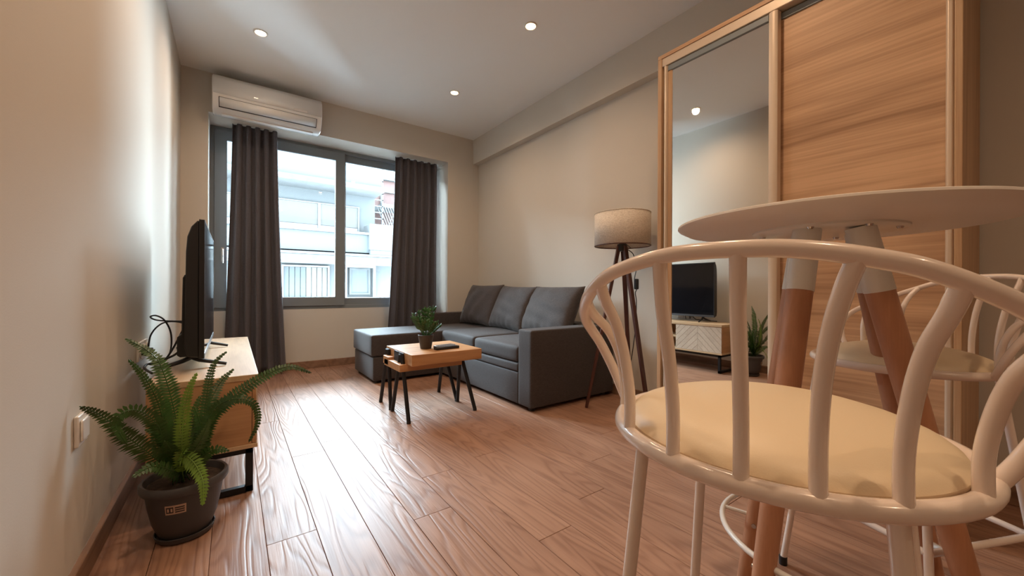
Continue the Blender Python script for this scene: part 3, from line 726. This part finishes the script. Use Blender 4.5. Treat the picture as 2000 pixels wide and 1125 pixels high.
# each leg: offset of its top, offset and height of a lower point
LEGS = [((-.092, .006), (-.222, .044), .175), ((.021, .048), (-.046, .156), .03), ((-.050, -.077), (.036, -.212), .276), ((.060, -.050), (.205, -.150), .158)]
def leg_at(L, z):
    t = (.943-z)/(.943-L[2]); return Vector((TC.x+L[0][0]+(L[1][0]-L[0][0])*t, TC.y+L[0][1]+(L[1][1]-L[0][1])*t, z))
for L in LEGS:
    at = lambda z: leg_at(L, z)
    lab(obj('leg_sleeve', MB().tube([at(.9385), at(.797)], [.0275, .0275], 24), WSTEEL2, bt), 'white metal sleeve')
    obj('leg', MB().tube([at(.802), at(.6), at(.4), at(.2), at(.008)], [.0262, .0255, .024, .022, .019], 24), BEECH, bt)
    obj('foot_pad', MB().tube([at(.0), at(.008)], [.014, .014], 14), BLACK, bt)
    p = at(.175); out = Vector((L[1][0], L[1][1], 0)).normalized(); sidev = Vector((-out.y, out.x, 0))
    for sd in (1, -1):
        obj('bolt', MB().tube([p+sidev*sd*.020, p+sidev*sd*.0245], .0058, 10), CHROME, bt)
RC, RR, RZ = (1.185, .318), .231, .192
obj('brace_ring', MB().tube([(RC[0]+RR*cos(2*PI*k/72), RC[1]+RR*sin(2*PI*k/72), RZ) for k in range(72)], .0068, 10, closed=True), WSTEEL2, bt)
for L in LEGS:
    p = leg_at(L, .192); d = Vector((p.x-RC[0], p.y-RC[1], 0)); q = Vector((RC[0], RC[1], .192))+d.normalized()*RR
    if (q-p).length > .012: obj('brace_pin', MB().tube([p, q], .005, 8), WSTEEL2, bt)

# ------------------------------------------------------------------ bar stools (local: back towards +x, origin on the floor)
def make_stool(label, R0, zr, legang, legtop, legbot, SP, rail, rtube):
    t = thing('bar_stool', label, 'bar stool', (0, 0, 0), 'bar stools at the round table')
    ring = [(R0*cos(2*PI*k/72), R0*sin(2*PI*k/72), zr) for k in range(72)]
    obj('seat_ring', MB().tube(ring, .0098, 14, closed=True), WSTEEL, t)
    Rc = R0-.011
    pr_ = [(0.0005, zr-.004), (Rc-.012, zr-.004), (Rc-.002, zr), (Rc, zr+.007), (Rc-.004, zr+.015), (Rc-.014, zr+.023), (Rc-.032, zr+.031), (Rc-.06, zr+.039), (Rc*.45, zr+.046), (0.0005, zr+.049)]
    obj('seat_cushion', MB().lathe(pr_, (0, 0), 64), VINYL, t)
    obj('seat_base', MB().lathe([(0.0005, zr-.012), (Rc-.02, zr-.012), (Rc-.02, zr-.004)], (0, 0), 40), WSTEEL2, t)
    def cyl(ph, r, z): return Vector((r*cos(rad(ph)), r*sin(rad(ph)), z))
    rp_ = [cyl(*p) for p in rail]
    obj('back_rail', MB().tube(catmull(rp_, 8), rtube, 14), WSTEEL, t)
    # rail lookup by angle for spindle tops
    def rail_at(ph):
        for a, b in zip(rail[:-1], rail[1:]):
            if min(a[0], b[0]) <= ph <= max(a[0], b[0]):
                f = (ph-a[0])/(b[0]-a[0]); return a[1]+(b[1]-a[1])*f, a[2]+(b[2]-a[2])*f
        return rail[len(rail)//2][1:]
    for ph, pt_, mr_ in SP:
        r1, z1 = rail_at(pt_)
        da = pt_-ph
        dz_ = z1-zr; pts = [cyl(ph, R0, zr), cyl(ph, R0, zr+dz_*.25), cyl(ph+da*.05, R0+.007, zr+dz_*.5), cyl(ph+da*.26, R0+.020, zr+dz_*.72), cyl(ph+da*.60, R0+(r1-R0)*.75, zr+dz_*.88), cyl(pt_, r1, z1)]
        obj('spindle', MB().tube(catmull(pts, 5), rtube*.92, 12), WSTEEL, t)
    cs = []
    for a in legang:
        A = cyl(a, legtop, zr-.006); B = cyl(a, legbot, .012)
        obj('leg', MB().tube([A, B], .0082, 12), WSTEEL, t)
        obj('foot_cap', MB().tube([B+Vector((0, 0, -.012)), B+Vector((0, 0, .012))], .0105, 10), BLACK, t)
        tt = (zr-.006-.235)/(zr-.018); cs.append(A+(B-A)*tt)
    for i in range(4): obj('footrest_bar', MB().tube([cs[i], cs[(i+1) % 4]], .0075, 10), WSTEEL, t)
    return t
HALF = [(0, .226, .835), (10, .227, .834), (18, .229, .830), (25, .232, .824), (32, .236, .816), (40, .239, .802), (48, .240, .787), (56, .240, .770), (65, .239, .752), (73, .236, .734), (79, .231, .714), (83, .224, .690), (85, .213, .662), (85, .201, .636), (83, .187, .613)]
RAIL = [(-p, r, z) for p, r, z in HALF[:0:-1]] + HALF
RAILn = RAIL
s1 = make_stool('white metal bar stool with cream seat in the foreground, back to the camera', .187, .613, (42, 132+0, 222, 318), .172, .235,
                [(-76, -50, .030), (-45, -37, .022), (-19, -15, .022), (2, 3, .022), (20, 23, .026), (39.3, 38, .030), (66.8, 55, .030)], RAILn, .0078)
s1.location = (.576, .2195, 0); s1.rotation_euler = (0, 0, rad(192))
s2 = make_stool('white metal bar stool with cream seat behind the round table, by the wardrobe', .178, .613, (50, 154, 239, 329), .168, .250,
                [(-74, -56, .030), (-48, -38, .026), (-23, -18, .022), (0, 0, .022), (23, 18, .022), (48, 38, .026), (74, 56, .030)], RAIL, .0070)
s2.location = (1.415, .235, 0); s2.rotation_euler = (0, 0, rad(-38))

# ------------------------------------------------------------------ potted fern
fn = thing('potted_fern', 'sword fern in a dark plastic pot on the floor by the left wall', 'plant', (-.122, 1.65, 0))
FC = (-.122, 1.65)
obj('pot', MB().lathe([(0, .012), (.062, .012), (.067, .016), (.083, .060), (.093, .110), (.098, .145), (.101, .160), (.110, .163), (.1135, .170), (.1135, .184), (.109, .190), (.103, .189), (.100, .180), (.095, .158), (0, .155)], FC, 64), POT, fn)
obj('saucer', MB().lathe([(0, .001), (.066, .001), (.074, .006), (.078, .020), (.075, .021), (.070, .011), (0, .010)], FC, 64), POT, fn)
obj('soil', MB().lathe([(.0005, .176), (.05, .174), (.098, .168)], FC, 40), SOIL, fn)
# sticker on the pot, facing the room
def on_pot(az, z, d=.0008):
    r = (.083+.010*(z-.06)/.05 if z < .11 else .093+.005*(z-.11)/.035)+d; return Vector((FC[0]+r*cos(az), FC[1]+r*sin(az), z))
az0 = rad(-104)
def patch(name, a0, a1, z0, z1, m, par, d):
    vs = [on_pot(az0+a0+(a1-a0)*i/6, z, d) for z in (z0, z1) for i in range(7)]
    return obj(name, MB().add(vs, [(i, i+1, i+8, i+7) for i in range(6)], True), m, par, sharp=0)
stk = patch('sticker', -.20, .34, .108, .137, PAPER, fn, .0009); lab(stk, 'small printed sticker')
patch('print', -.17, .02, .113, .132, INK, stk, .0014)
for i in range(3): patch('print', .06, .30, .113+.007*i, .117+.007*i, INK, stk, .0014)
patch('print', -.14, -.09, .117, .128, PAPER, stk, .0019); patch('print', -.05, 0, .117, .128, PAPER, stk, .0019)

FR = {
'a': [(-.146, 1.62, .395), (-.179, 1.64, .539), (-.21, 1.66, .592), (-.271, 1.7, .636)],
'b': [(-.157, 1.6, .284), (-.178, 1.58, .434), (-.206, 1.55, .53), (-.237, 1.52, .594)],
'c': [(-.174, 1.6, .259), (-.208, 1.57, .314), (-.244, 1.54, .374), (-.285, 1.5, .45), (-.318, 1.46, .491)],
'd': [(-.16, 1.6, .277), (-.18, 1.58, .376), (-.216, 1.55, .437), (-.25, 1.53, .445), (-.262, 1.52, .416), (-.24, 1.52, .357)],
'e': [(-.127, 1.58, .261), (-.121, 1.56, .399), (-.109, 1.56, .478), (-.09, 1.57, .53)],
'f': [(-.082, 1.6, .243), (-.071, 1.62, .405), (-.054, 1.66, .529), (-.016, 1.68, .575)],
'g': [(-.095, 1.62, .239), (-.067, 1.66, .386), (-.036, 1.7, .462), (.003, 1.72, .504)],
'h': [(-.094, 1.6, .246), (-.058, 1.6, .369), (.005, 1.6, .436), (.093, 1.6, .493), (.165, 1.6, .516), (.238, 1.6, .484)],
'i': [(-.088, 1.6, .244), (-.057, 1.58, .389), (-.001, 1.55, .437), (.056, 1.54, .418), (.07, 1.54, .353), (.045, 1.54, .291)],
'j': [(-.146, 1.6, .274), (-.108, 1.55, .275), (-.083, 1.52, .243), (-.069, 1.49, .207), (-.07, 1.47, .152)],
'k': [(-.154, 1.62, .246), (-.189, 1.66, .286), (-.208, 1.7, .362)],
'l': [(-.119, 1.62, .245), (-.109, 1.64, .36), (-.087, 1.68, .433)],
'm': [(-.116, 1.58, .251), (-.079, 1.54, .323), (-.055, 1.52, .39)],
'n': [(-.136, 1.62, .249), (-.158, 1.66, .348), (-.172, 1.68, .438)],
'o': [(-.135, 1.6, .249), (-.148, 1.56, .303), (-.16, 1.52, .348)],
'q': [(-.106, 1.6, .241), (-.076, 1.6, .303), (-.096, 1.62, .409)],
'r': [(-.12, 1.65, .25), (-.10, 1.70, .32), (-.05, 1.75, .35)],
's': [(-.15, 1.65, .25), (-.17, 1.70, .30), (-.23, 1.74, .33)],
't': [(-.10, 1.60, .235), (-.05, 1.58, .275), (-.01, 1.56, .27)],
'u': [(-.15, 1.58, .235), (-.19, 1.55, .27), (-.23, 1.52, .26)]}
HW = {'a': .034, 'b': .022, 'c': .034, 'd': .026, 'e': .022, 'f': .018, 'g': .028, 'h': .026, 'i': .018, 'j': .026}
rnd = random.Random(11)
for key, pl_ in FR.items():
    rb2 = Vector((FC[0]+rnd.uniform(-.03, .03), FC[1]+rnd.uniform(-.03, .03), .173))
    pts = catmull([rb2]+[Vector(p) for p in pl_], 14)
    L_ = [0]
    for a, b in zip(pts[:-1], pts[1:]): L_.append(L_[-1]+(b-a).length)
    tot = L_[-1]; b = MB().tube(pts[::3]+([pts[-1]] if (len(pts)-1) % 3 else []), .0016, 5)
    hw = HW.get(key, .024); step = .0092; s_ = tot*.10+.02; idx = 0
    # side direction: mostly facing the viewer's side of the room
    view = Vector((.1, -1, .25)).normalized(); tw = rnd.uniform(-.5, .5)
    while s_ < tot:
        while idx < len(L_)-2 and L_[idx+1] < s_: idx += 1
        f = (s_-L_[idx])/max(1e-6, L_[idx+1]-L_[idx]); P = pts[idx].lerp(pts[idx+1], f); Tn = (pts[min(idx+1, len(pts)-1)]-pts[idx]).normalized()
        sd = Tn.cross(view)
        if sd.length < .3: sd = Tn.cross(Vector((1, 0, 0)))
        sd.normalize(); sd = (sd*cos(tw)+Tn.cross(sd)*sin(tw)).normalized(); nn = sd.cross(Tn)
        u = s_/tot; wv = hw*min(1, (u-.05)*6+.25)*(1-max(0, u-.55)/.45)**.7*rnd.uniform(.88, 1.08)+.003
        for sg in (-1, 1):
            d = (sd*sg+Tn*.28+nn*rnd.uniform(-.18, .12)).normalized(); q = d.cross(nn).normalized()*.0043
            tip = P+d*wv+Tn*.001-Vector((0, 0, .12*wv))
            b.add([P-q*.6, P+q*.8, P+d*wv*.55+q*1.05, tip, P+d*wv*.55-q*1.05], [(0, 1, 2, 3, 4)], False)
        s_ += step
    obj('frond', b, LEAFY if key in 'ej' else LEAF, fn, sharp=0)
